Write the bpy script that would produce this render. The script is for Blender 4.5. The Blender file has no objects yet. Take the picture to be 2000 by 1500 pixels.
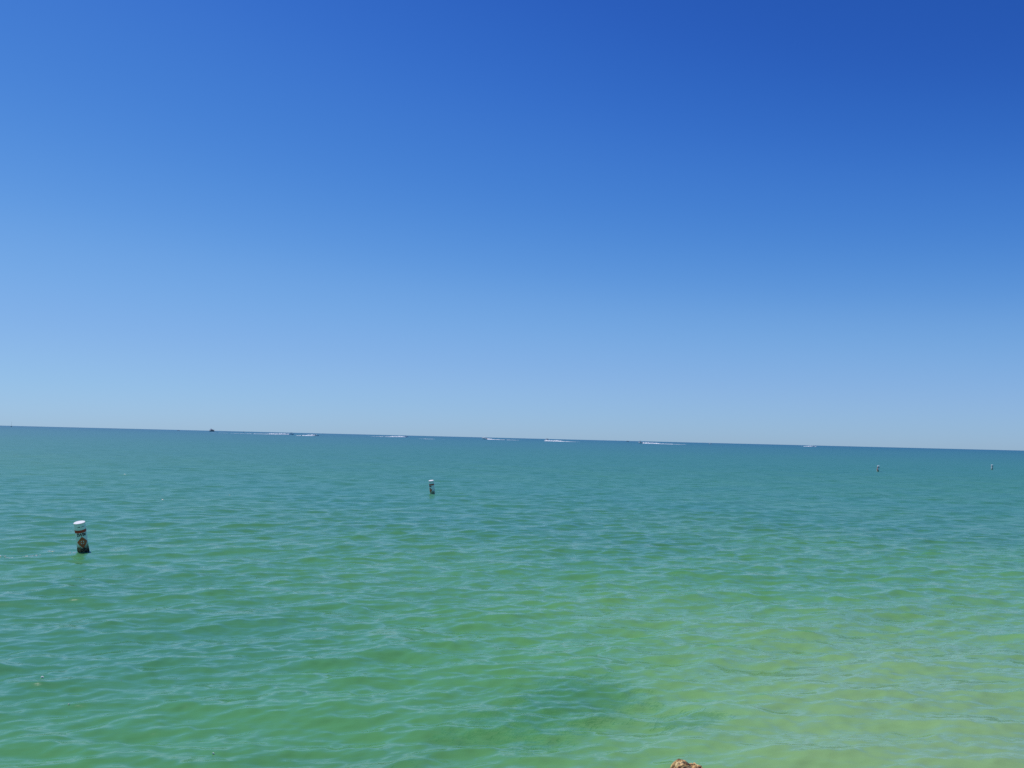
import bpy, bmesh, math, random
import numpy as np
from mathutils import Matrix, Vector, noise as mnoise

R = math.radians
scene = bpy.context.scene
C = scene.collection

# ------------------------------------------------------------------ camera
EYE = 2.7
cam_d = bpy.data.cameras.new('camera')
cam_d.sensor_width = 36.0
cam_d.lens = 36.0 * 0.925
cam_d.clip_start = 0.1
cam_d.clip_end = 80000.0
cam = bpy.data.objects.new('camera', cam_d)
C.objects.link(cam)
cam.matrix_world = (Matrix.Translation((0, 0, EYE))
                    @ Matrix.Rotation(R(90 + 3.263), 4, 'X')
                    @ Matrix.Rotation(R(1.40), 4, 'Z'))
scene.camera = cam

# ------------------------------------------------------------------ light
SUN_AZ = -55.0      # degrees from +Y, negative = left
SUN_EL = 62.0
world = bpy.data.worlds.new('World')
scene.world = world
world.use_nodes = True
wn = world.node_tree
bg = wn.nodes['Background']
sky = wn.nodes.new('ShaderNodeTexSky')
sky.sky_type = 'NISHITA'
sky.sun_disc = False
sky.sun_elevation = R(SUN_EL)
sky.sun_rotation = R(SUN_AZ)
sky.altitude = 0.0
sky.air_density = 0.8
sky.dust_density = 0.2
sky.ozone_density = 6.0
# the phone's tone response, applied evenly to the whole sky
dim = wn.nodes.new('ShaderNodeVectorMath'); dim.operation = 'SCALE'; dim.inputs['Scale'].default_value = 0.1
tone = wn.nodes.new('ShaderNodeRGBCurve')
lift = wn.nodes.new('ShaderNodeVectorMath'); lift.operation = 'SCALE'; lift.inputs['Scale'].default_value = 10.0
RESP = [[(0, 0), (0.103, 0.0205), (0.121, 0.0315), (0.141, 0.0495), (0.158, 0.0644), (0.193, 0.103), (0.245, 0.163), (0.366, 0.245), (0.512, 0.305), (0.626, 0.347), (1, 0.45)],
        [(0, 0), (0.192, 0.100), (0.222, 0.138), (0.258, 0.190), (0.286, 0.2248), (0.343, 0.295), (0.42, 0.376), (0.557, 0.456), (0.635, 0.500), (0.712, 0.540), (1, 0.66)],
        [(0, 0), (0.39, 0.448), (0.443, 0.536), (0.487, 0.5995), (0.546, 0.6545), (0.592, 0.692), (0.641, 0.728), (0.689, 0.758), (0.756, 0.790), (0.80, 0.805), (1, 0.87)]]
for ch, pts in enumerate(RESP):
    cv = tone.mapping.curves[ch]
    while len(cv.points) < len(pts): cv.points.new(0.5, 0.5)
    for p_, xy_ in zip(cv.points, pts):
        p_.location = xy_
tone.mapping.extend = 'EXTRAPOLATED'
tone.mapping.update()
wn.links.new(sky.outputs[0], dim.inputs[0])
wn.links.new(dim.outputs[0], tone.inputs['Color'])
wn.links.new(tone.outputs[0], lift.inputs[0])
wn.links.new(lift.outputs[0], bg.inputs[0])
bg.inputs[1].default_value = 0.10

sun_d = bpy.data.lights.new('sun', 'SUN')
sun_d.energy = 4.1
sun_d.angle = R(0.53)
sun_d.color = (1.0, 0.96, 0.90)
sun = bpy.data.objects.new('sun', sun_d)
C.objects.link(sun)
sd = Vector((math.sin(R(SUN_AZ)) * math.cos(R(SUN_EL)), math.cos(R(SUN_AZ)) * math.cos(R(SUN_EL)), math.sin(R(SUN_EL))))
sun.rotation_euler = sd.to_track_quat('Z', 'Y').to_euler()
sun.location = (-30, 20, 40)

vs = scene.view_settings
vs.view_transform = 'Standard'
vs.look = 'None'
vs.exposure = 0.0
vs.gamma = 1.0
vs.use_curve_mapping = False
scene.cycles.use_denoising = False
scene.cycles.max_bounces = 8
scene.cycles.transparent_max_bounces = 12
scene.cycles.caustics_reflective = False
scene.cycles.caustics_refractive = False
scene.cycles.sample_clamp_indirect = 6.0

# ------------------------------------------------------------------ helpers
def tag(o, label=None, cat=None, group=None, kind=None):
    if label: o['label'] = label
    if cat: o['category'] = cat
    if group: o['group'] = group
    if kind: o['kind'] = kind
    return o

def empty(name, loc=(0, 0, 0)):
    o = bpy.data.objects.new(name, None)
    o.empty_display_size = 0.2
    C.objects.link(o)
    o.location = loc
    return o

class MB:
    def __init__(s):
        s.v, s.f = [], []
    def add(s, vs_, fs_):
        n = len(s.v)
        s.v += [tuple(p) for p in vs_]
        s.f += [tuple(i + n for i in q) for q in fs_]
    def box(s, c, d, rz=0.0):
        cx, cy, cz = c; hx, hy, hz = d[0] / 2, d[1] / 2, d[2] / 2
        cs, sn = math.cos(rz), math.sin(rz)
        p = []
        for z in (-hz, hz):
            for x, y in ((-hx, -hy), (hx, -hy), (hx, hy), (-hx, hy)):
                p.append((cx + x * cs - y * sn, cy + x * sn + y * cs, cz + z))
        s.add(p, [(3, 2, 1, 0), (4, 5, 6, 7), (0, 1, 5, 4), (1, 2, 6, 5), (2, 3, 7, 6), (3, 0, 4, 7)])
    def loft(s, rings, cap=True):
        n = len(rings[0]); p = [q for r_ in rings for q in r_]; f = []
        for i in range(len(rings) - 1):
            for j in range(n):
                a, b = i * n + j, i * n + (j + 1) % n
                f.append((a, b, b + n, a + n))
        if cap:
            f.append(tuple(range(n - 1, -1, -1)))
            f.append(tuple(range((len(rings) - 1) * n, len(rings) * n)))
        s.add(p, f)
    def lathe(s, prof, seg=40, cap=True):
        s.loft([[(r_ * math.cos(2 * math.pi * k / seg), r_ * math.sin(2 * math.pi * k / seg), z) for k in range(seg)] for r_, z in prof], cap)
    def tube(s, pts, rad, seg=8):
        rings = []
        for i, p in enumerate(pts):
            a = Vector(pts[max(i - 1, 0)]); b = Vector(pts[min(i + 1, len(pts) - 1)])
            t = (b - a).normalized()
            u = t.cross(Vector((0, 0, 1)) if abs(t.z) < 0.9 else Vector((1, 0, 0))).normalized()
            w = t.cross(u)
            rr = rad[i] if isinstance(rad, (list, tuple)) else rad
            rings.append([tuple(Vector(p) + rr * (math.cos(2 * math.pi * k / seg) * u + math.sin(2 * math.pi * k / seg) * w)) for k in range(seg)])
        s.loft(rings)
    def build(s, name, mat, parent=None, smooth=False):
        me = bpy.data.meshes.new(name)
        me.from_pydata(s.v, [], s.f)
        me.validate()
        bm = bmesh.new(); bm.from_mesh(me)
        bmesh.ops.recalc_face_normals(bm, faces=bm.faces)
        bm.to_mesh(me); bm.free()
        me.materials.append(mat)
        if smooth:
            me.polygons.foreach_set('use_smooth', [True] * len(me.polygons))
            try:
                me.set_sharp_from_angle(angle=R(40))
            except Exception:
                pass
        o = bpy.data.objects.new(name, me)
        C.objects.link(o)
        if parent: o.parent = parent
        return o

def nmat(name):
    m = bpy.data.materials.new(name)
    m.use_nodes = True
    return m, m.node_tree.nodes, m.node_tree.links, m.node_tree.nodes['Principled BSDF']

def mottled(name, c0, c1, scale, rough, lo=0.4, hi=0.65, detail=5.0, bump=0.0, c2=None, coord='Object'):
    m, N, L, b = nmat(name)
    tc = N.new('ShaderNodeTexCoord')
    nz = N.new('ShaderNodeTexNoise')
    nz.inputs['Scale'].default_value = scale; nz.inputs['Detail'].default_value = detail
    L.new(tc.outputs[coord], nz.inputs['Vector'])
    cr = N.new('ShaderNodeValToRGB')
    cr.color_ramp.elements[0].position = lo; cr.color_ramp.elements[0].color = (*c0, 1)
    cr.color_ramp.elements[1].position = hi; cr.color_ramp.elements[1].color = (*c1, 1)
    if c2:
        e = cr.color_ramp.elements.new((lo + hi) / 2); e.color = (*c2, 1)
    L.new(nz.outputs['Fac'], cr.inputs['Fac'])
    L.new(cr.outputs[0], b.inputs['Base Color'])
    b.inputs['Roughness'].default_value = rough
    if bump:
        bp = N.new('ShaderNodeBump'); bp.inputs['Strength'].default_value = bump; bp.inputs['Distance'].default_value = 0.01
        L.new(nz.outputs['Fac'], bp.inputs['Height']); L.new(bp.outputs[0], b.inputs['Normal'])
    return m

M = {}
M['white_gel'] = mottled('white_gelcoat', (0.86, 0.86, 0.84), (0.78, 0.78, 0.76), 0.7, 0.3)
M['dark_trim'] = mottled('dark_trim', (0.03, 0.035, 0.05), (0.06, 0.065, 0.08), 2, 0.5)
M['navy'] = mottled('navy_paint', (0.02, 0.035, 0.07), (0.035, 0.05, 0.09), 1, 0.4)
M['grey'] = mottled('grey_paint', (0.30, 0.31, 0.33), (0.22, 0.23, 0.25), 1, 0.5)
M['maroon'] = mottled('maroon_canvas', (0.22, 0.07, 0.08), (0.15, 0.05, 0.06), 1, 0.8)
M['glass'] = mottled('dark_glass', (0.02, 0.03, 0.04), (0.04, 0.05, 0.06), 1, 0.08)
M['sail'] = mottled('sail_cloth', (0.50, 0.50, 0.52), (0.42, 0.42, 0.45), 0.4, 0.9)
M['foam'] = mottled('foam', (0.92, 0.93, 0.94), (0.72, 0.77, 0.80), 1.2, 0.9)
M['scum_and_glint'] = mottled('sea_foam_and_glints', (0.96, 0.95, 0.88), (0.85, 0.82, 0.58), 9.0, 0.6)  # pale foam colour, whitened to serve the painted sun glints too
M['letter'] = mottled('black_vinyl', (0.015, 0.02, 0.02), (0.04, 0.05, 0.05), 30, 0.5)
M['red_band'] = mottled('faded_red_vinyl', (0.60, 0.04, 0.02), (0.42, 0.05, 0.03), 22, 0.5)
M['orange'] = mottled('stained_orange_vinyl', (0.66, 0.11, 0.03), (0.45, 0.12, 0.04), 26, 0.6, 0.40, 0.62)
M['growth'] = mottled('algae_and_barnacles', (0.014, 0.014, 0.008), (0.32, 0.22, 0.11), 34, 0.75, 0.40, 0.66, bump=0.6)
M['weed'] = mottled('dark_weed', (0.010, 0.014, 0.008), (0.03, 0.035, 0.015), 30, 0.7)

# ------------------------------------------------------------------ the sea bed and beach
def sstep(a, b, x):
    t = np.clip((x - a) / (b - a), 0, 1)
    return t * t * (3 - 2 * t)

_Y = np.array([-60, -8, 0, 2.6, 4.2, 5.5, 8, 12, 20, 40, 100, 300, 1000, 4000, 40000.])
_Z = np.array([2.4, 1.5, 1.05, 0.55, 0.0, -0.25, -0.6, -0.95, -1.5, -2.3, -3.6, -5.5, -9, -14, -20.])
def bed_z(x, y):
    x = np.asarray(x, float); y = np.asarray(y, float)
    ye = y + 0.35 * np.sin(x * 0.31 + 1.0) + 0.2 * np.sin(x * 0.83)
    z = np.interp(ye, _Y, _Z)
    m = 1 - 0.46 * np.exp(-((x - 9.5) / 8.5) ** 2 - ((y - 12) / 14.0) ** 2)       # sand shoal to the right
    m = m + 1.35 * sstep(3.0, -4.0, x) * np.exp(-((y - 7) / 7.0) ** 2)          # deeper hole to the left
    m = m + 0.10 * np.sin(x * 0.42 + y * 0.27) * np.exp(-y / 60.0) + 0.06 * np.sin(x * 1.1 - y * 0.7 + 2) * np.exp(-y / 40.0)
    return np.where(z < 0, z * m, z)

def grid_mesh(name, X, Y, Z, mat, smooth=True, attrs=None, wrap=False):
    nr, nc = X.shape
    co = np.stack([X, Y, Z], -1).reshape(-1, 3).astype(np.float32)
    i = np.arange(nr - 1)[:, None] * nc
    jc = np.arange(nc if wrap else nc - 1)[None, :]
    a = i + jc; b = i + (jc + 1) % nc
    q = np.stack([a, b, b + nc, a + nc], -1).reshape(-1, 4).astype(np.int32)
    me = bpy.data.meshes.new(name)
    me.vertices.add(len(co)); me.vertices.foreach_set('co', co.ravel())
    me.loops.add(q.size); me.loops.foreach_set('vertex_index', q.ravel())
    me.polygons.add(len(q))
    me.polygons.foreach_set('loop_start', np.arange(0, q.size, 4, dtype=np.int32))
    me.polygons.foreach_set('use_smooth', np.full(len(q), smooth))
    for k, v in (attrs or {}).items():
        at = me.attributes.new(k, 'FLOAT', 'POINT')
        at.data.foreach_set('value', np.asarray(v, np.float32).ravel())
    me.update(calc_edges=True)
    me.materials.append(mat)
    o = bpy.data.objects.new(name, me)
    C.objects.link(o)
    return o

sand = mottled('pale_sand', (0.36, 0.34, 0.25), (0.29, 0.275, 0.20), 3.0, 0.9, 0.35, 0.7, bump=0.2)
gx = np.concatenate([-np.geomspace(40000, 32, 30), np.linspace(-30, 30, 141), np.geomspace(32, 40000, 30)])
gy = np.concatenate([np.linspace(-60, -8, 14)[:-1], np.linspace(-8, 34, 141), np.geomspace(36, 40000, 40)])
GX, GY = np.meshgrid(gx, gy)
bed = grid_mesh('seabed', GX, GY, bed_z(GX, GY), sand)
tag(bed, kind='structure')

# ------------------------------------------------------------------ the sea
rng = np.random.default_rng(11)
NW = 130
LAM = np.geomspace(0.13, 4.2, NW) * rng.uniform(0.96, 1.04, NW)
TH = R(90 + 22) + rng.normal(0, 1, NW) * np.interp(np.log(LAM), [math.log(.14), math.log(4.2)], [R(44), R(32)])
PH = rng.uniform(0, 2 * np.pi, NW)
MSS = 0.030
STEEP = np.full(NW, math.sqrt(2 * MSS / NW)) * np.interp(LAM, [0.13, 0.3, 0.6, 1.0, 1.6, 2.4, 4.2], [1.15, 1.3, 1.15, 0.95, 0.75, 0.5, 0.25])
KK = 2 * np.pi / LAM
AMP = STEEP / KK
KX, KY = KK * np.cos(TH), KK * np.sin(TH)

def sea_h(x, y):
    return float(np.sum(AMP * np.cos(KX * x + KY * y + PH)))

# rings grow with distance from the shore, columns are finest where the open sea lies
rr = [2.4]
while rr[-1] < 45000:
    r_ = rr[-1]
    rr.append(r_ + (max(0.024, 0.0034 * r_) if r_ < 420 else r_ * 0.02))
rr = np.array(rr)
core = np.linspace(-R(37), R(37), 540)
side = np.concatenate([np.geomspace(0.004, 0.09, 34)])
side = R(37) + np.cumsum(side)
side = np.concatenate([side[side < np.pi - 0.05]])
extra = np.arange(side[-1] + 0.09, np.pi - 0.03, 0.09)
side = np.concatenate([side, extra])
ang = np.concatenate([-side[::-1], core, side])
RR, AA = np.meshgrid(rr, ang, indexing='ij')
X0, Y0 = RR * np.sin(AA), RR * np.cos(AA)
X, Y, Z = X0.copy(), Y0.copy(), np.zeros_like(X0)
dang = np.gradient(ang)
spac = np.maximum(np.gradient(rr)[:, None] + 0 * AA, RR * np.abs(dang)[None, :])
lost = np.full_like(X0, 0.0)
for i in range(NW):
    w = 1 - sstep(0.22 * LAM[i], 0.42 * LAM[i], spac)
    hit = np.where(w.max(1) > 0)[0]
    lost += (STEEP[i] ** 2 / 2) * (1 - w * w)
    if len(hit) == 0: continue
    n = hit[-1] + 1
    ph = KX[i] * X0[:n] + KY[i] * Y0[:n] + PH[i]
    a = AMP[i] * w[:n]
    Z[:n] += a * np.cos(ph)
    sn = np.sin(ph)
    X[:n] -= 0.5 * a * math.cos(TH[i]) * sn
    Y[:n] -= 0.5 * a * math.sin(TH[i]) * sn
depth = np.maximum(-bed_z(X0, Y0), 0.0)
lost *= 0.03 + 0.97 * sstep(14.0, 110.0, RR)      # close in, the ripple noise stands for the finest waves
WEED = ((0.80, 10.2, 0.42, 0.65, 0.8), (0.1, 9.6, 0.75, 0.65, 0.5), (1.70, 9.05, 0.20, 0.14, 0.7), (-1.4, 7.9, 0.85, 0.40, 0.75), (0.0, 8.4, 0.9, 0.45, 0.55), (-3.2, 7.8, 0.9, 0.5, 0.4))
weed = np.zeros_like(X0)
for (wx, wy, wsx, wsy, wk) in WEED:
    weed += wk * np.exp(-0.5 * ((X0 - wx) / wsx) ** 2 - 0.5 * ((Y0 - wy) / wsy) ** 2)
weed = np.clip(weed, 0, 1)
dn = np.interp(depth, [0, 0.32, 0.58, 1.0, 1.7, 2.5, 3.7, 5.5, 9.0, 14.0], np.linspace(0, 1, 10))

wm, N, L, pb = nmat('sea_water')
def node(t, **kw):
    n_ = N.new(t)
    for k, v in kw.items(): setattr(n_, k, v)
    return n_
def math_(op, a, b=None):
    n_ = node('ShaderNodeMath', operation=op)
    for k, v in ((0, a), (1, b)):
        if v is None: continue
        if isinstance(v, (int, float)): n_.inputs[k].default_value = v
        else: L.new(v, n_.inputs[k])
    return n_.outputs[0]
def vmath(op, a, b=None, scale=None):
    n_ = node('ShaderNodeVectorMath', operation=op)
    for k, v in ((0, a), (1, b)):
        if v is None: continue
        if isinstance(v, tuple): n_.inputs[k].default_value = v
        else: L.new(v, n_.inputs[k])
    if scale is not None:
        if isinstance(scale, (int, float)): n_.inputs['Scale'].default_value = scale
        else: L.new(scale, n_.inputs['Scale'])
    return n_.outputs[0]
geo = node('ShaderNodeNewGeometry')
a_dn = node('ShaderNodeAttribute', attribute_name='depth_step').outputs['Fac']
a_d = node('ShaderNodeAttribute', attribute_name='depth').outputs['Fac']
a_ls = node('ShaderNodeAttribute', attribute_name='unresolved_slope').outputs['Fac']
# ripples finer than the mesh: slopes of crossed noises stretched along the crests
slopes = None
for (sx_, sy_, rot, amp, det) in ((2.0, 6.8, 17, 0.52, 2.0), (0.45, 1.5, 8, 0.30, 2.0), (9.0, 27.0, 25, 0.22, 1.0)):
    mp = node('ShaderNodeMapping'); mp.vector_type = 'POINT'
    vr = node('ShaderNodeVectorRotate', rotation_type='Z_AXIS'); vr.inputs['Angle'].default_value = R(-rot)
    L.new(geo.outputs['Position'], vr.inputs['Vector'])
    mp.inputs['Scale'].default_value = (sx_, sy_, 1.0)
    L.new(vr.outputs[0], mp.inputs['Vector'])
    nz = node('ShaderNodeTexNoise'); nz.inputs['Scale'].default_value = 1.0; nz.inputs['Detail'].default_value = det
    nz.inputs['Roughness'].default_value = 0.6
    L.new(mp.outputs[0], nz.inputs['Vector'])
    s_ = vmath('SUBTRACT', nz.outputs['Color'], (0.5, 0.5, 0.5))
    s_ = vmath('MULTIPLY', s_, (amp * 0.6, amp, 0.0))
    slopes = s_ if slopes is None else vmath('ADD', slopes, s_)
# broad cat's-paws: wind patches that roughen or calm the surface
wp = node('ShaderNodeTexNoise'); wp.inputs['Scale'].default_value = 1.0; wp.inputs['Detail'].default_value = 3.0
mp = node('ShaderNodeMapping'); mp.inputs['Scale'].default_value = (0.035, 0.11, 1.0)
L.new(geo.outputs['Position'], mp.inputs['Vector']); L.new(mp.outputs[0], wp.inputs['Vector'])
gust = math_('ADD', math_('MULTIPLY', wp.outputs['Fac'], 1.9), 0.05)
slopes = vmath('SCALE', slopes, scale=gust)
nrm = vmath('NORMALIZE', vmath('ADD', geo.outputs['Normal'], slopes))
# body colour of the water over shallow sand, weed and deep channel
cr = node('ShaderNodeValToRGB')
stops = [(0.0, (0.50, 0.50, 0.28)), (0.12, (0.225, 0.41, 0.165)), (0.22, (0.155, 0.375, 0.125)), (0.33, (0.090, 0.302, 0.090)),
         (0.45, (0.060, 0.228, 0.094)), (0.56, (0.052, 0.222, 0.140)), (0.67, (0.040, 0.196, 0.168)), (0.80, (0.034, 0.165, 0.185)), (1.0, (0.024, 0.125, 0.195))]
while len(cr.color_ramp.elements) < len(stops): cr.color_ramp.elements.new(0.5)
for e, (p_, c_) in zip(cr.color_ramp.elements, stops):
    e.position = p_; e.color = (*c_, 1)
silt = node('ShaderNodeTexNoise'); silt.inputs['Scale'].default_value = 0.22; silt.inputs['Detail'].default_value = 3.0
L.new(geo.outputs['Position'], silt.inputs['Vector'])
dj = math_('ADD', a_dn, math_('MULTIPLY', math_('SUBTRACT', silt.outputs['Fac'], 0.5), 0.10))
L.new(dj, cr.inputs['Fac'])
a_w = node('ShaderNodeAttribute', attribute_name='weed_below').outputs['Fac']
clump = node('ShaderNodeTexNoise'); clump.inputs['Scale'].default_value = 2.2; clump.inputs['Detail'].default_value = 3.0
L.new(geo.outputs['Position'], clump.inputs['Vector'])
wk_ = math_('MULTIPLY', a_w, math_('MINIMUM', math_('MULTIPLY', clump.outputs['Fac'], 0.95), 0.6))
mixc = node('ShaderNodeMix', data_type='RGBA')
L.new(wk_, mixc.inputs['Factor']); L.new(cr.outputs[0], mixc.inputs['A']); mixc.inputs['B'].default_value = (0.040, 0.175, 0.060, 1)
L.new(mixc.outputs['Result'], pb.inputs['Base Color'])
pb.inputs['IOR'].default_value = 1.333
alpha2 = math_('ADD', math_('MULTIPLY', a_ls, 1.0), 0.00015)
rough = math_('POWER', alpha2, 0.25)
L.new(rough, pb.inputs['Roughness'])
L.new(nrm, pb.inputs['Normal'])
# the clear part of the shallow water, thinning out with depth
clear = math_('POWER', 2.71828, math_('MULTIPLY', a_d, -2.3))
cosi = node('ShaderNodeVectorMath', operation='DOT_PRODUCT'); L.new(geo.outputs['Incoming'], cosi.inputs[0]); L.new(nrm, cosi.inputs[1])
graze = math_('SUBTRACT', 1.0, math_('MINIMUM', math_('ABSOLUTE', cosi.outputs['Value']), 1.0))
schlick = math_('ADD', math_('MULTIPLY', math_('POWER', graze, 5.0), 0.98), 0.02)
tr = node('ShaderNodeBsdfTransparent'); tr.inputs['Color'].default_value = (0.64, 0.94, 0.62, 1)
gl = node('ShaderNodeBsdfGlossy'); L.new(rough, gl.inputs['Roughness']); L.new(nrm, gl.inputs['Normal'])
mx1 = node('ShaderNodeMixShader'); L.new(schlick, mx1.inputs[0]); L.new(tr.outputs[0], mx1.inputs[1]); L.new(gl.outputs[0], mx1.inputs[2])
mx2 = node('ShaderNodeMixShader'); L.new(clear, mx2.inputs[0]); L.new(pb.outputs[0], mx2.inputs[1]); L.new(mx1.outputs[0], mx2.inputs[2])
air = node('ShaderNodeBsdfTransparent')          # seen from inside a crest the far side is clear
mx3 = node('ShaderNodeMixShader'); L.new(geo.outputs['Backfacing'], mx3.inputs[0]); L.new(mx2.outputs[0], mx3.inputs[1]); L.new(air.outputs[0], mx3.inputs[2])
L.new(mx3.outputs[0], N['Material Output'].inputs['Surface'])

sea = grid_mesh('sea', X, Y, Z, wm, attrs={'weed_below': weed, 'depth': depth, 'depth_step': dn, 'unresolved_slope': lost})
tag(sea, kind='structure')

# ------------------------------------------------------------------ sea grass on the bed
rs = np.random.default_rng(5)
gv, gf = [], []
def tuft(x, y, n, sp, h):
    for _ in range(n):
        bx, by = x + rs.normal(0, sp), y + rs.normal(0, sp)
        z = float(bed_z(bx, by)) - 0.02
        a = rs.uniform(0, 2 * math.pi); hh = h * rs.uniform(0.5, 1.2); w = rs.uniform(0.005, 0.010)
        lx, ly = 0.5 * hh * math.cos(a) + 0.12, 0.5 * hh * math.sin(a) - 0.04
        ux, uy = -math.sin(a) * w, math.cos(a) * w
        n0 = len(gv)
        gv.extend([(bx - ux, by - uy, z), (bx + ux, by + uy, z),
                   (bx + lx * 0.4 + ux, by + ly * 0.4 + uy, z + hh * 0.6), (bx + lx * 0.4 - ux, by + ly * 0.4 - uy, z + hh * 0.6),
                   (bx + lx, by + ly, z + hh * 0.85)])
        gf.extend([(n0, n0 + 1, n0 + 2, n0 + 3), (n0 + 3, n0 + 2, n0 + 4)])
def shifted(x, y):      # the bed seen through the surface lies a little farther off
    d = 0.85; k = d / EYE
    return x * (1 + k), y * (1 + k)
for (x, y, sx, sy, n) in ((0.80, 10.3, 0.34, 0.50, 260), (0.2, 9.8, 0.50, 0.50, 140), (1.70, 9.1, 0.13, 0.10, 70), (-1.5, 7.8, 0.45, 0.25, 160)):
    px, py = shifted(x, y)
    for _ in range(n):
        tuft(px + rs.normal(0, sx), py + rs.normal(0, sy), 12, 0.12, 0.09)
me = bpy.data.meshes.new('sea_grass'); me.from_pydata(gv, [], gf)
me.materials.append(mottled('sea_grass_blades', (0.03, 0.06, 0.025), (0.06, 0.10, 0.04), 4, 0.7))
sg = bpy.data.objects.new('sea_grass', me); C.objects.link(sg)
tag(sg, 'dark sea grass patches showing through the shallow green water', 'sea grass', kind='stuff')

# ------------------------------------------------------------------ the rock
rockm, N, L, pb = nmat('pitted_limestone')
tc = N.new('ShaderNodeTexCoord')
n1 = N.new('ShaderNodeTexNoise'); n1.inputs['Scale'].default_value = 22; n1.inputs['Detail'].default_value = 6
L.new(tc.outputs['Object'], n1.inputs['Vector'])
cr = N.new('ShaderNodeValToRGB')
for (p_, c_), e in zip([(0.30, (0.03, 0.015, 0.012)), (0.45, (0.20, 0.10, 0.045)), (0.56, (0.54, 0.35, 0.14)), (0.70, (0.78, 0.60, 0.33))],
                       [cr.color_ramp.elements[0], cr.color_ramp.elements[1], cr.color_ramp.elements.new(0.5), cr.color_ramp.elements.new(0.6)]):
    pass
els = cr.color_ramp.elements
for e, (p_, c_) in zip(els, [(0.30, (0.05, 0.025, 0.018)), (0.40, (0.26, 0.14, 0.06)), (0.51, (0.54, 0.35, 0.14)), (0.66, (0.78, 0.58, 0.30))]):
    e.position = p_; e.color = (*c_, 1)
L.new(n1.outputs['Fac'], cr.inputs['Fac']); L.new(cr.outputs[0], pb.inputs['Base Color'])
pb.inputs['Roughness'].default_value = 0.9
bp = N.new('ShaderNodeBump'); bp.inputs['Strength'].default_value = 0.9; bp.inputs['Distance'].default_value = 0.012
n2 = N.new('ShaderNodeTexNoise'); n2.inputs['Scale'].default_value = 60; n2.inputs['Detail'].default_value = 4
L.new(tc.outputs['Object'], n2.inputs['Vector']); L.new(n2.outputs['Fac'], bp.inputs['Height']); L.new(bp.outputs[0], pb.inputs['Normal'])

RX, RY = 1.212, 6.36
rz0 = float(bed_z(RX, RY)) - 0.12
bm = bmesh.new()
bmesh.ops.create_icosphere(bm, subdivisions=7, radius=1.0)
top = 0.600
for v in bm.verts:
    d = v.co.normalized()
    # blocky, flat-topped boulder, wider at its foot
    p = Vector((math.copysign(abs(d.x) ** 0.40, d.x), math.copysign(abs(d.y) ** 0.45, d.y), math.copysign(abs(d.z) ** 0.30, d.z)))
    h = (p.z + 1) / 2
    wd = 0.118 + 0.24 * (1 - h) ** 1.3
    x_, y_ = p.x * wd, p.y * wd * 1.15
    top = float(np.interp(x_, [-0.12, -0.10, -0.07, -0.045, 0.0, 0.025, 0.05, 0.105, 0.122], [0.570, 0.592, 0.622, 0.630, 0.616, 0.607, 0.616, 0.624, 0.612])) - 0.010 - 0.35 * abs(y_ + 0.02)
    q = Vector((x_, y_, rz0 + h * (top - rz0)))
    big = mnoise.fractal(q * 6.5 + Vector((3.1, 0.7, 2.2)), 1.0, 2.1, 4)
    pit = mnoise.voronoi(q * 24 + Vector((1, 2, 3)))[0][0]
    pit2 = mnoise.voronoi(q * 55 + Vector((4, 2, 1)))[0][0]
    fine = mnoise.fractal(q * 45, 0.9, 2.0, 3)
    q += d * (0.016 * big + 0.009 * fine - 0.055 * max(0.0, 0.42 - pit) - 0.024 * max(0.0, 0.38 - pit2))
    v.co = q
me = bpy.data.meshes.new('rock'); bm.to_mesh(me); bm.free()
me.materials.append(rockm)
me.polygons.foreach_set('use_smooth', [False] * len(me.polygons))
rock = bpy.data.objects.new('rock', me); C.objects.link(rock)
rock.location = (RX, RY, 0)
tag(rock, 'pitted tan limestone rock with a jagged top, standing in the shallow water', 'rock')

# ------------------------------------------------------------------ swim buoys
BR = 0.115
bodym, N, L, pb = nmat('weathered_white_plastic')
tc = N.new('ShaderNodeTexCoord')
sep = N.new('ShaderNodeSeparateXYZ'); L.new(tc.outputs['Object'], sep.inputs[0])
nz = N.new('ShaderNodeTexNoise'); nz.inputs['Scale'].default_value = 14; nz.inputs['Detail'].default_value = 6
mp = N.new('ShaderNodeMapping'); mp.inputs['Scale'].default_value = (1, 1, 0.25)
L.new(tc.outputs['Object'], mp.inputs[0]); L.new(mp.outputs[0], nz.inputs['Vector'])
mr = N.new('ShaderNodeMapRange'); mr.inputs[1].default_value = 0.10; mr.inputs[2].default_value = 0.22; mr.inputs[3].default_value = 1.0; mr.inputs[4].default_value = 0.0
L.new(sep.outputs[2], mr.inputs[0])
ad = N.new('ShaderNodeMath'); ad.operation = 'MULTIPLY'; L.new(mr.outputs[0], ad.inputs[0]); L.new(nz.outputs['Fac'], ad.inputs[1])
cr = N.new('ShaderNodeValToRGB')
cr.color_ramp.elements[0].position = 0.08; cr.color_ramp.elements[0].color = (0.90, 0.90, 0.87, 1)
cr.color_ramp.elements[1].position = 0.50; cr.color_ramp.elements[1].color = (0.34, 0.32, 0.20, 1)
L.new(ad.outputs[0], cr.inputs['Fac']); L.new(cr.outputs[0], pb.inputs['Base Color'])
pb.inputs['Roughness'].default_value = 0.45

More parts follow.
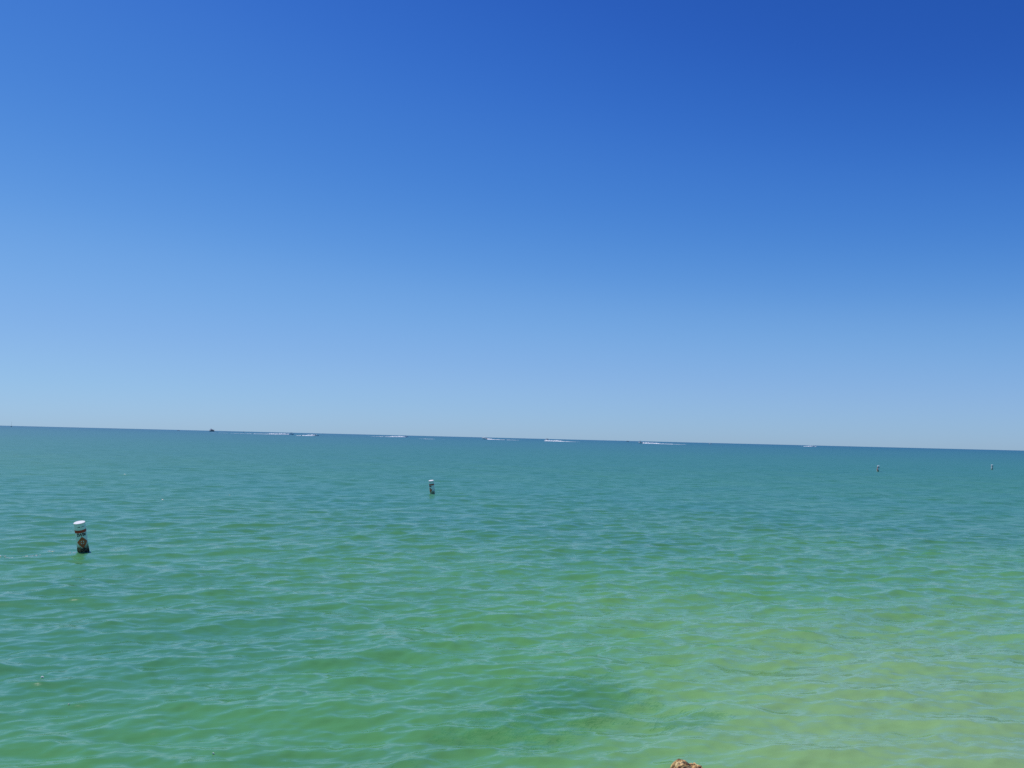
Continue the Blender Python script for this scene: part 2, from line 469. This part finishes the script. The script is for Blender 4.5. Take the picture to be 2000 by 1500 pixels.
def wrap_mesh(name, bm, mat, parent, rad, yaw, zc):
    # flat artwork (x along the girth, y up) bent round the buoy; front of the buoy is -Y
    for k in range(-20, 21):
        bmesh.ops.bisect_plane(bm, geom=bm.verts[:] + bm.edges[:] + bm.faces[:], plane_co=(k * 0.012, 0, 0), plane_no=(1, 0, 0))
    bmesh.ops.triangulate(bm, faces=bm.faces)
    ext = bmesh.ops.extrude_face_region(bm, geom=bm.faces[:])
    ev = set(g for g in ext['geom'] if isinstance(g, bmesh.types.BMVert))
    for v in bm.verts:
        a = v.co.x / BR + yaw
        r_ = rad if v in ev else BR - 0.001
        v.co = Vector((math.sin(a) * r_, -math.cos(a) * r_, zc + v.co.y))
    bmesh.ops.recalc_face_normals(bm, faces=bm.faces)
    me = bpy.data.meshes.new(name); bm.to_mesh(me); bm.free()
    me.materials.append(mat)
    o = bpy.data.objects.new(name, me); C.objects.link(o); o.parent = parent
    return o

def text_bm(body, size, width):
    cu = bpy.data.curves.new('lettering', 'FONT'); cu.body = body; cu.size = size
    cu.align_x = 'CENTER'; cu.align_y = 'CENTER'; cu.resolution_u = 3; cu.offset = size * 0.036; cu.space_character = 1.0
    o = bpy.data.objects.new('lettering', cu); C.objects.link(o)
    dg = bpy.context.evaluated_depsgraph_get()
    me = bpy.data.meshes.new_from_object(o.evaluated_get(dg))
    bm = bmesh.new(); bm.from_mesh(me)
    bpy.data.objects.remove(o); bpy.data.curves.remove(cu); bpy.data.meshes.remove(me)
    bmesh.ops.remove_doubles(bm, verts=bm.verts, dist=1e-5)
    xs = [v.co.x for v in bm.verts]
    s_ = width / (max(xs) - min(xs)); c_ = (max(xs) + min(xs)) / 2
    for v in bm.verts: v.co.x = (v.co.x - c_) * s_; v.co.z = 0
    return bm

def poly_bm(polys):
    bm = bmesh.new()
    for p in polys:
        bm.faces.new([bm.verts.new((x, y, 0)) for x, y in p])
    return bm

def make_buoy():
    root = empty('swim_buoy')
    T = 0.650                                   # top of the buoy above the water
    b = MB()
    b.lathe([(0.02, -0.75), (0.06, -0.74), (BR - 0.004, -0.62), (BR, -0.5), (BR, 0.0), (BR, 0.2), (BR, T - 0.022)], 48)
    b.build('body', bodym, root, True)
    c = MB()
    c.lathe([(BR + 0.001, T - 0.024), (BR + 0.004, T - 0.020), (BR + 0.004, T - 0.006), (BR - 0.002, T), (0.012, T + 0.002)], 48)
    c.build('top_cap', M['white_gel'], root, True)
    d = MB()
    d.lathe([(BR - 0.001, T - 0.215), (BR + 0.002, T - 0.215), (BR + 0.002, T - 0.152), (BR - 0.001, T - 0.152)], 48, cap=False)
    d.build('red_band', M['red_band'], root, True)
    for yaw in (0.0, math.pi):
        wrap_mesh('lettering', text_bm('SWIM', 0.098, 0.190), M['letter'], root, BR + 0.0022, yaw, T - 0.262)
        for xa, xb, ya in ((-0.055, -0.005, -0.007), (0.022, 0.045, -0.005), (0.052, 0.075, -0.004)):
            wrap_mesh('small_lettering', poly_bm([[(xa, ya), (xb, ya + 0.001), (xb, ya + 0.013), (xa, ya + 0.012)]]), M['letter'], root, BR + 0.0020, yaw, T - 0.082)
        w, h, t = 0.120, 0.130, 0.050
        k = t * math.hypot(w, h) / (w * h)
        wi, hi = w * (1 - k), h * (1 - k)
        c_ = 0.011
        polys = [[(0, h), (w, 0), (wi, 0), (0, hi)], [(w, 0), (0, -h), (0, -hi), (wi, 0)], [(0, -h), (-w, 0), (-wi, 0), (0, -hi)], [(-w, 0), (0, h), (0, hi), (-wi, 0)]]
        polys += [[(-c_, -hi * 0.85), (c_, -hi * 0.85), (c_, hi * 0.85), (-c_, hi * 0.85)]]
        polys += [[(-wi * 0.85, -c_), (-c_, -c_), (-c_, c_), (-wi * 0.85, c_)], [(c_, -c_), (wi * 0.85, -c_), (wi * 0.85, c_), (c_, c_)]]
        wrap_mesh('boats_keep_out_symbol', poly_bm(polys), M['orange'], root, BR + 0.0024, yaw, T - 0.428)
    g = MB(); seg, rows = 72, 26
    rings = []
    for i in range(rows):
        ring = []
        for k in range(seg):
            a = 2 * math.pi * k / seg
            q = Vector((math.cos(a) * 2.2, math.sin(a) * 2.2, 0))
            ztop = 0.120 + 0.05 * mnoise.fractal(q * 0.7 + Vector((5, 1, 0)), 1, 2, 2) + 0.012 * mnoise.noise(q * 3)
            z = -0.55 + (ztop + 0.55) * (i / (rows - 1)) ** 0.8
            n_ = abs(mnoise.fractal(Vector((math.cos(a) * 6, math.sin(a) * 6, z * 55)), 0.8, 2, 3))
            fade = min(1.0, (rows - 1 - i) / 3)
            r_ = BR + (0.003 + 0.008 * n_) * fade - 0.0015 * (1 - fade)
            ring.append((math.cos(a) * r_, math.sin(a) * r_, z))
        rings.append(ring)
    g.loft(rings, cap=False)
    g.build('marine_growth', M['growth'], root)
    wd = MB(); rr_ = random.Random(4)
    for k in range(9):
        a = R(-58) + rr_.uniform(-0.5, 0.5); z = rr_.uniform(-0.03, 0.06)
        p0 = Vector((math.cos(a) * BR, math.sin(a) * BR, z))
        dr = Vector((math.cos(a), math.sin(a), 0)); ln = rr_.uniform(0.02, 0.04)
        wd.tube([p0 - dr * 0.01, p0 + dr * ln * 0.5 + Vector((0, 0, -0.005)), p0 + dr * ln + Vector((rr_.uniform(-.02, .02), 0, -0.05))], [0.010, 0.009, 0.003], 6)
    wd.build('weed_tuft', M['weed'], root)
    return root

def copy_tree(o, parent=None):
    c = o.copy(); C.objects.link(c); c.parent = parent
    for ch in list(o.children):
        copy_tree(ch, c)
    return c

buoy0 = make_buoy()
spots = [(-9.30, 20.94, 9.8, 10.5, 31, 'white swim area buoy marked SWIM, nearest to the shore and leaning left'),
         (-3.57, 44.3, 7.5, 9.0, -56, 'white swim buoy with red band, second nearest, floating left of the middle'),
         (40.42, 104.4, -6.0, 6.0, -58, 'distant pinkish white swim buoy, left one of the far pair'),
         (65.09, 128.3, -3.5, 5.0, 62, 'farthest swim buoy, white with dark shaded side, at the right edge')]
for i, (x, y, lean_l, lean_f, yaw, lab) in enumerate(spots):
    o = buoy0 if i == 0 else copy_tree(buoy0)
    az = math.atan2(x, y)
    if i:
        for ch in o.children:
            if ch.name.startswith(('marine_growth', 'weed_tuft')): ch.location.z = -0.125
    o.location = (x, y, sea_h(x, y) + (0.015 if i == 0 else 0.02))
    # lean towards the beach (about the sight line) and sideways, then spin
    m = Matrix.Rotation(-az, 4, 'Z') @ Matrix.Rotation(R(-lean_l), 4, 'Y') @ Matrix.Rotation(R(lean_f), 4, 'X') @ Matrix.Rotation(R(yaw if i else 5), 4, 'Z')
    o.rotation_euler = m.to_euler()
    tag(o, lab, 'buoy', 'swim buoys marking the bathing area')

# ------------------------------------------------------------------ boats
def hull_rings(L_, B_, H_, bow=0.35):
    rings = []
    n = 12
    for i in range(n + 1):
        t = i / n
        x = -L_ / 2 + L_ * t
        w = B_ / 2 * (1 - max(0, (t - (1 - bow)) / bow) ** 2.2 * 0.97)
        sh = H_ * (1 + 0.35 * t * t)
        kz = -0.25 * H_ * (1 - max(0, (t - 0.7) / 0.3) ** 2 * 1.8)
        rings.append([(x, -w, sh), (x, -w * 0.92, sh * 0.45), (x, -w * 0.55, kz * 0.3), (x, 0, kz), (x, w * 0.55, kz * 0.3), (x, w * 0.92, sh * 0.45), (x, w, sh), (x, w * 0.86, sh * 0.93), (x, 0, sh * 0.90), (x, -w * 0.86, sh * 0.93)])
    return rings

def motorboat(loc, heading, L_, B_, H_, top, dark, label, group, trim=4.0, style='console'):
    root = empty('motorboat')
    h = MB(); h.loft(hull_rings(L_, B_, H_)); h.build('hull', M['navy'] if dark == 'hull' else M['white_gel'], root, True)
    if style == 'console':
        c = MB(); c.box((0.02 * L_, 0, H_ * 0.9 + 0.5), (0.14 * L_, B_ * 0.38, 1.0)); c.build('console', M['white_gel'], root)
        w = MB(); w.loft([[(0.09 * L_, -B_ * .18, H_ * .9 + 1.0), (0.09 * L_, B_ * .18, H_ * .9 + 1.0), (0.07 * L_, B_ * .18, H_ * .9 + 1.0), (0.07 * L_, -B_ * .18, H_ * .9 + 1.0)],
                          [(0.03 * L_, -B_ * .16, H_ * .9 + 1.5), (0.03 * L_, B_ * .16, H_ * .9 + 1.5), (0.02 * L_, B_ * .16, H_ * .9 + 1.5), (0.02 * L_, -B_ * .16, H_ * .9 + 1.5)]])
        w.build('windscreen', M['glass'], root)
        if top:
            t = MB(); t.box((-0.02 * L_, 0, H_ * .9 + 2.0), (0.34 * L_, B_ * 0.72, 0.10)); t.build('canopy', M['dark_trim'] if dark else M['white_gel'], root)
            for sx in (-1, 1):
                for sy in (-1, 1):
                    l = MB(); l.tube([(-0.02 * L_ + sx * .13 * L_, sy * B_ * .30, H_ * .85), (-0.02 * L_ + sx * .11 * L_, sy * B_ * .28, H_ * .9 + 1.96)], 0.035, 6); l.build('canopy_post', M['dark_trim'], root)
        s = MB(); s.box((-0.16 * L_, 0, H_ * .9 + .35), (0.10 * L_, B_ * .42, 0.7)); s.build('seat', M['dark_trim'], root)
    else:
        c = MB(); c.loft([[(-.18 * L_, -B_ * .36, H_ * .9), (.24 * L_, -B_ * .30, H_ * .9), (.24 * L_, B_ * .30, H_ * .9), (-.18 * L_, B_ * .36, H_ * .9)],
                          [(-.16 * L_, -B_ * .32, H_ * .9 + 1.25), (.10 * L_, -B_ * .26, H_ * .9 + 1.25), (.10 * L_, B_ * .26, H_ * .9 + 1.25), (-.16 * L_, B_ * .32, H_ * .9 + 1.25)]])
        cb = c.build('cabin', M['white_gel'], root)
        for sy in (-1, 1):
            w = MB(); w.box((0.0, sy * B_ * .325, H_ * .9 + .78), (.20 * L_, 0.05, .34)); w.build('window', M['glass'], cb)
    for sy in ((-1, 1) if L_ > 7.5 else (0,)):
        e = MB(); x0 = -L_ / 2 - 0.30
        e.loft([[(x0 - .22, sy * .45 - .2, H_ * .6), (x0 + .25, sy * .45 - .2, H_ * .6), (x0 + .25, sy * .45 + .2, H_ * .6), (x0 - .22, sy * .45 + .2, H_ * .6)],
                [(x0 - .3, sy * .45 - .22, H_ + .45), (x0 + .25, sy * .45 - .22, H_ + .55), (x0 + .25, sy * .45 + .22, H_ + .55), (x0 - .3, sy * .45 + .22, H_ + .45)]])
        e.box((x0, sy * .45, H_ * .15), (.18, .12, H_ * .9 + .3))
        e.build('outboard_motor', M['dark_trim'], root)
    root.location = loc
    root.rotation_euler = (Matrix.Rotation(heading, 4, 'Z') @ Matrix.Rotation(R(-trim), 4, 'Y')).to_euler()
    tag(root, label, 'motorboat', group)
    return root

def foam_wake(x0, y0, dirx, seg, label, seed, turn=0.0):
    # seg: list of (distance behind the boat, half width, height, cover 0..1)
    rw = np.random.default_rng(seed)
    S = np.array([s[0] for s in seg]); total = S[-1]
    n = int(total / 0.35); m = 9
    vs_, fs_ = [], []
    for i in range(n + 1):
        s = total * i / n
        hw = np.interp(s, S, [q[1] for q in seg]); hh = np.interp(s, S, [q[2] for q in seg])
        for j in range(m):
            u = -1 + 2 * j / (m - 1)
            p = Vector((s * 0.55 + seed * 7.3, u * 1.5, seed * 1.7))
            nz_ = mnoise.fractal(p, 0.9, 2.1, 3)
            nf = mnoise.noise(Vector((s * 2.1, u * 4, seed)))
            z = (1 - u * u) ** 0.7 * hh * max(0.15, 0.8 + 0.75 * nz_ + 0.3 * nf)
            vs_.append((dirx * s, u * hw + 0.2 * nf + 0.35 * math.sin(s * .05 + seed), z - 0.03 if abs(u) < 1 else -0.1))
    for i in range(n):
        s = total * (i + .5) / n
        cov = np.interp(s, S, [q[3] for q in seg])
        gate = 0.5 + 0.9 * mnoise.fractal(Vector((s * 0.16, seed * 3.1, 0.4)), 0.8, 2, 3)
        for j in range(m - 1):
            if cov > gate - 0.12 * abs(j - 3.5) / 3.5 + rw.uniform(-.15, .15):
                a = i * m + j
                fs_.append((a, a + 1, a + m + 1, a + m))
    me = bpy.data.meshes.new('wake_foam'); me.from_pydata(vs_, [], fs_)
    me.materials.append(M['foam'])
    o = bpy.data.objects.new('wake_foam', me); C.objects.link(o)
    o.location = (x0, y0, 0.0); o.rotation_euler = (0, 0, R(turn))
    tag(o, label, 'wake', kind='stuff')
    return o

G = 'motorboats crossing the bay'
# boats heading right
motorboat((-280, 1213, 0.25), 0.0, 6.8, 2.4, 0.85, True, True, 'small dark topped motorboat at the right end of the longest, leftmost wake', G)
foam_wake(-278.6, 1213, -1, [(0, .8, .9, 1), (2, 1.6, 1.3, 1), (9, 2.0, 1.5, 1), (27, 2.0, 1.0, .95), (34, 2.0, .30, .75), (60, 2.2, .14, .7), (95, 2.2, .06, .6), (120, 2.0, .02, .5)], 'long broken white wake, farthest left of all', 1)
motorboat((-185.5, 906, 0.15), 0.0, 5.2, 2.1, 0.6, False, True, 'low motorboat hidden in spray just right of the longest wake', G, style='console')
foam_wake(-183, 906, -1, [(0, .5, .35, 1), (2, 1.3, .7, 1), (6, 1.8, 1.2, 1), (13, 1.6, .8, 1), (17, 1.4, .40, 1), (22, 1.4, .1, .9)], 'short bright wake right of the longest wake', 2)
motorboat((-156.5, 1419, 0.25), 0.0, 7.2, 2.5, 0.9, False, None, 'white motorboat running right, directly above the second nearest buoy', G, style='cabin')
foam_wake(-153.5, 1419, -1, [(0, .8, .9, 1), (3, 1.8, 1.5, 1), (14, 2.0, 1.4, 1), (24, 1.8, 1.0, 1), (27, 1.8, .4, .9), (48, 2.0, .16, .8), (60, 2.0, .03, .7)], 'white wake running left from the boat above the second nearest buoy', 3)
# boats heading left
motorboat((-35.5, 1275, 0.35), R(140), 8.2, 2.8, 1.5, True, None, 'tall white motorboat heading left, in the middle of the horizon', G, style='cabin', trim=7)
foam_wake(-34.5, 1275, 1, [(0, .9, .6, 1), (4, 1.8, 1.3, 1), (9, 2.0, 1.1, 1), (14, 1.8, .4, .9), (32, 2.0, .25, .85), (52, 2.0, .08, .7)], 'thin wake trailing right of the tall white boat in the middle', 4, -28)
motorboat((43.5, 1132, 0.3), R(145), 6.8, 2.4, 0.85, True, True, 'white hulled motorboat with dark canopy heading left, just right of the middle', G, trim=6)
foam_wake(40.5, 1132, 1, [(0, .7, .7, 1), (3, 1.6, .9, 1), (10, 2.0, 1.2, 1), (20, 1.8, .9, 1), (24, 1.7, .4, .9), (36, 1.8, .18, .8), (46, 1.8, .04, .7)], 'white wake behind the dark canopied boat right of the middle', 5, -28)
motorboat((154.5, 1132, 0.3), R(140), 5.6, 2.2, 0.8, True, True, 'motorboat leading the brightest long wake, third boat heading left', G, trim=5)
foam_wake(155.5, 1132, 1, [(0, .9, .5, 1), (3, 1.8, 1.3, 1), (12, 2.0, 1.4, 1), (21, 1.8, 1.0, 1), (24, 1.7, .35, .9), (36, 1.8, .3, .85), (56, 1.8, .05, .7)], 'brightest long wake, right of the middle', 6, -26)
motorboat((417, 1984, 0.1), R(150), 7.0, 2.5, 0.9, False, None, 'lone small white motorboat without a wake, right of the brightest long wake', G, style='cabin', trim=1)
motorboat((634, 1986, 0.2), R(10), 7.5, 2.6, 0.9, False, None, 'rightmost white motorboat, low in its own spray by the far horizon', G, style='cabin')
foam_wake(640, 1986, -1, [(0, .9, .5, 1), (3, 2.0, 1.4, 1), (14, 2.2, 1.5, 1), (20, 1.8, .8, .9), (32, 1.8, .3, .4)], 'short white wake of the rightmost boat', 7)
foam_wake(-82, 845, 1, [(0, 1.0, .05, .7), (6, 1.4, .18, .9), (16, 1.2, .05, .7)], 'faint foam streak left by a passed boat, left of the middle', 8)
motorboat((-1012, 2887, 0.1), R(180), 8.0, 2.8, 1.2, True, True, 'tiny white boat left of the tour boat', G, style='cabin', trim=1)
motorboat((-812, 2889, 0.1), R(90), 6.5, 2.5, 1.2, True, None, 'tiny pale boat on the horizon right of the tour boat', G, style='console', trim=1)
motorboat((405, 3281, 0.1), 0.0, 9.0, 2.8, 1.2, True, 'hull', 'tiny dark boat on the horizon above the right hand wakes', G, style='console', trim=1)

# tour boat: grey hull, white cabin forward, shaded open deck aft
tb = empty('tour_boat')
h = MB(); h.loft(hull_rings(25, 6.8, 2.0, 0.30)); hl = h.build('hull', M['grey'], tb, True)
c = MB(); c.box((2.2, 0, 3.6), (8.0, 5.0, 2.9)); cab = c.build('cabin', M['white_gel'], tb)
for sy in (-1, 1):
    for k in range(4):
        w = MB(); w.box((-0.7 + 1.9 * k, sy * 2.51, 3.9), (1.2, 0.06, 0.9)); w.build('window', M['glass'], cab)
w = MB(); w.box((6.22, 0, 3.9), (0.06, 4.0, 1.0)); w.build('window', M['glass'], cab)
c = MB(); c.box((3.0, 0, 6.1), (3.6, 3.6, 2.0)); wh = c.build('wheelhouse', M['white_gel'], tb)
w = MB(); w.box((4.82, 0, 6.3), (0.06, 3.0, 0.8)); w.build('window', M['glass'], wh)
c = MB(); c.box((-6.0, 0, 5.3), (8.2, 5.4, 0.25)); c.build('awning', M['maroon'], tb)
for x in (-9.6, -6.0, -2.4):
    for sy in (-1, 1):
        p = MB(); p.tube([(x, sy * 2.5, 1.9), (x, sy * 2.5, 5.2)], 0.09, 6); p.build('awning_post', M['dark_trim'], tb)
for sy in (-1, 1):
    r_ = MB(); r_.box((-6.0, sy * 2.75, 2.9), (8.6, 0.12, 1.9)); r_.build('side_curtain', M['navy'], tb)
p = MB(); p.tube([(2.0, 0, 7.0), (1.8, 0, 10.5)], [0.10, 0.05], 6); p.build('mast', M['grey'], tb)
tb.location = (-911, 2888, 0.1); tb.rotation_euler = (0, 0, R(124)); tb.scale = (1.4, 1.4, 1.15)
tag(tb, 'large tour boat with white cabin and dark awning aft, on the left horizon', 'tour boat')

# sailing boat
sb = empty('sailing_boat')
h = MB(); h.loft(hull_rings(11, 3.2, 1.1, 0.5)); h.build('hull', M['dark_trim'], sb, True)
c = MB(); c.box((0.3, 0, 1.35), (4.0, 1.9, 0.7)); c.build('cabin', M['grey'], sb)
p = MB(); p.tube([(0.9, 0, 0.9), (0.9, 0, 14.5)], [0.16, 0.10], 8); p.build('mast', M['grey'], sb)
p = MB(); p.tube([(0.8, 0, 2.3), (-3.9, 0, 2.2)], 0.09, 8); p.build('boom', M['grey'], sb)
s = MB(); ring = []
for i in range(13):
    t = i / 12; ch = 4.3 * (1 - t) ** 0.8 + 0.1
    ring.append([(0.72, 0.02, 2.4 + 11.4 * t), (0.72 - ch * .5, 0.30 * (1 - t) + 0.02, 2.4 + 11.4 * t), (0.72 - ch, 0.02, 2.4 + 11.4 * t), (0.72 - ch * .5, 0.30 * (1 - t) - 0.02, 2.4 + 11.4 * t)])
s.loft(ring); s.build('mainsail', M['sail'], sb)
sb.location = (-1361, 2585, 0.0); sb.rotation_euler = (0, 0, R(-62))
tag(sb, 'far sailing boat with a tall pale sail, at the left end of the horizon', 'sailboat')

# ------------------------------------------------------------------ flecks of foam afloat, and sun glints painted as flecks
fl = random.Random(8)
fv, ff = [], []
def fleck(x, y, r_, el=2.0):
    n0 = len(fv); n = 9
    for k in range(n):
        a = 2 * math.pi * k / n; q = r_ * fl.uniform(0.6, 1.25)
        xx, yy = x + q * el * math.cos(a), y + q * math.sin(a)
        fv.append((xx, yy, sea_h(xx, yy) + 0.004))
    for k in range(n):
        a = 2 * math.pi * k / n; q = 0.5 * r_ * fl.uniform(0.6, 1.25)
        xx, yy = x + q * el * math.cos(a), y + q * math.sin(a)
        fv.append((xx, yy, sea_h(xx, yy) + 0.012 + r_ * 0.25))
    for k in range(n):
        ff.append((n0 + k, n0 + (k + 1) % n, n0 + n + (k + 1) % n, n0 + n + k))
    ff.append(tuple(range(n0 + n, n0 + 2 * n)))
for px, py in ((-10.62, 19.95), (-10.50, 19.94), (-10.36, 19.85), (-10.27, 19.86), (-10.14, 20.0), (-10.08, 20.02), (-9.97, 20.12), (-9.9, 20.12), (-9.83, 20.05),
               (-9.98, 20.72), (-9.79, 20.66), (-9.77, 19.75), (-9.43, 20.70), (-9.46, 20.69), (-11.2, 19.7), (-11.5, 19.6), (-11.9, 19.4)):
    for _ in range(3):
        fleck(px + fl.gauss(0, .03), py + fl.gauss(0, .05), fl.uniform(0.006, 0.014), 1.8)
for px, py, k, s_ in ((-22.5, 55.9, 2, .05), (-13.24, 36.4, 4, .03), (-11.9, 40.6, 2, .025), (-3.8, 27.5, 3, .015), (-4.97, 10.34, 1, .013), (-4.23, 9.41, 1, .008), (-2.43, 8.10, 1, .010), (-4.7, 10.35, 1, .007), (-4.1, 10.3, 1, .006)):  # the nearest spots are sun glints, painted as small white flecks
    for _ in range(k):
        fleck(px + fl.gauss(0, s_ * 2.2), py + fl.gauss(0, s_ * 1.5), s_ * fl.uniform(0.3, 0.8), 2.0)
me = bpy.data.meshes.new('foam_and_glint_flecks'); me.from_pydata(fv, [], ff); me.materials.append(M['scum_and_glint'])
o = bpy.data.objects.new('foam_and_glint_flecks', me); C.objects.link(o)
tag(o, 'small pale yellow flecks of foam floating on the water, the nearest ones painted sun glints', 'foam', kind='stuff')
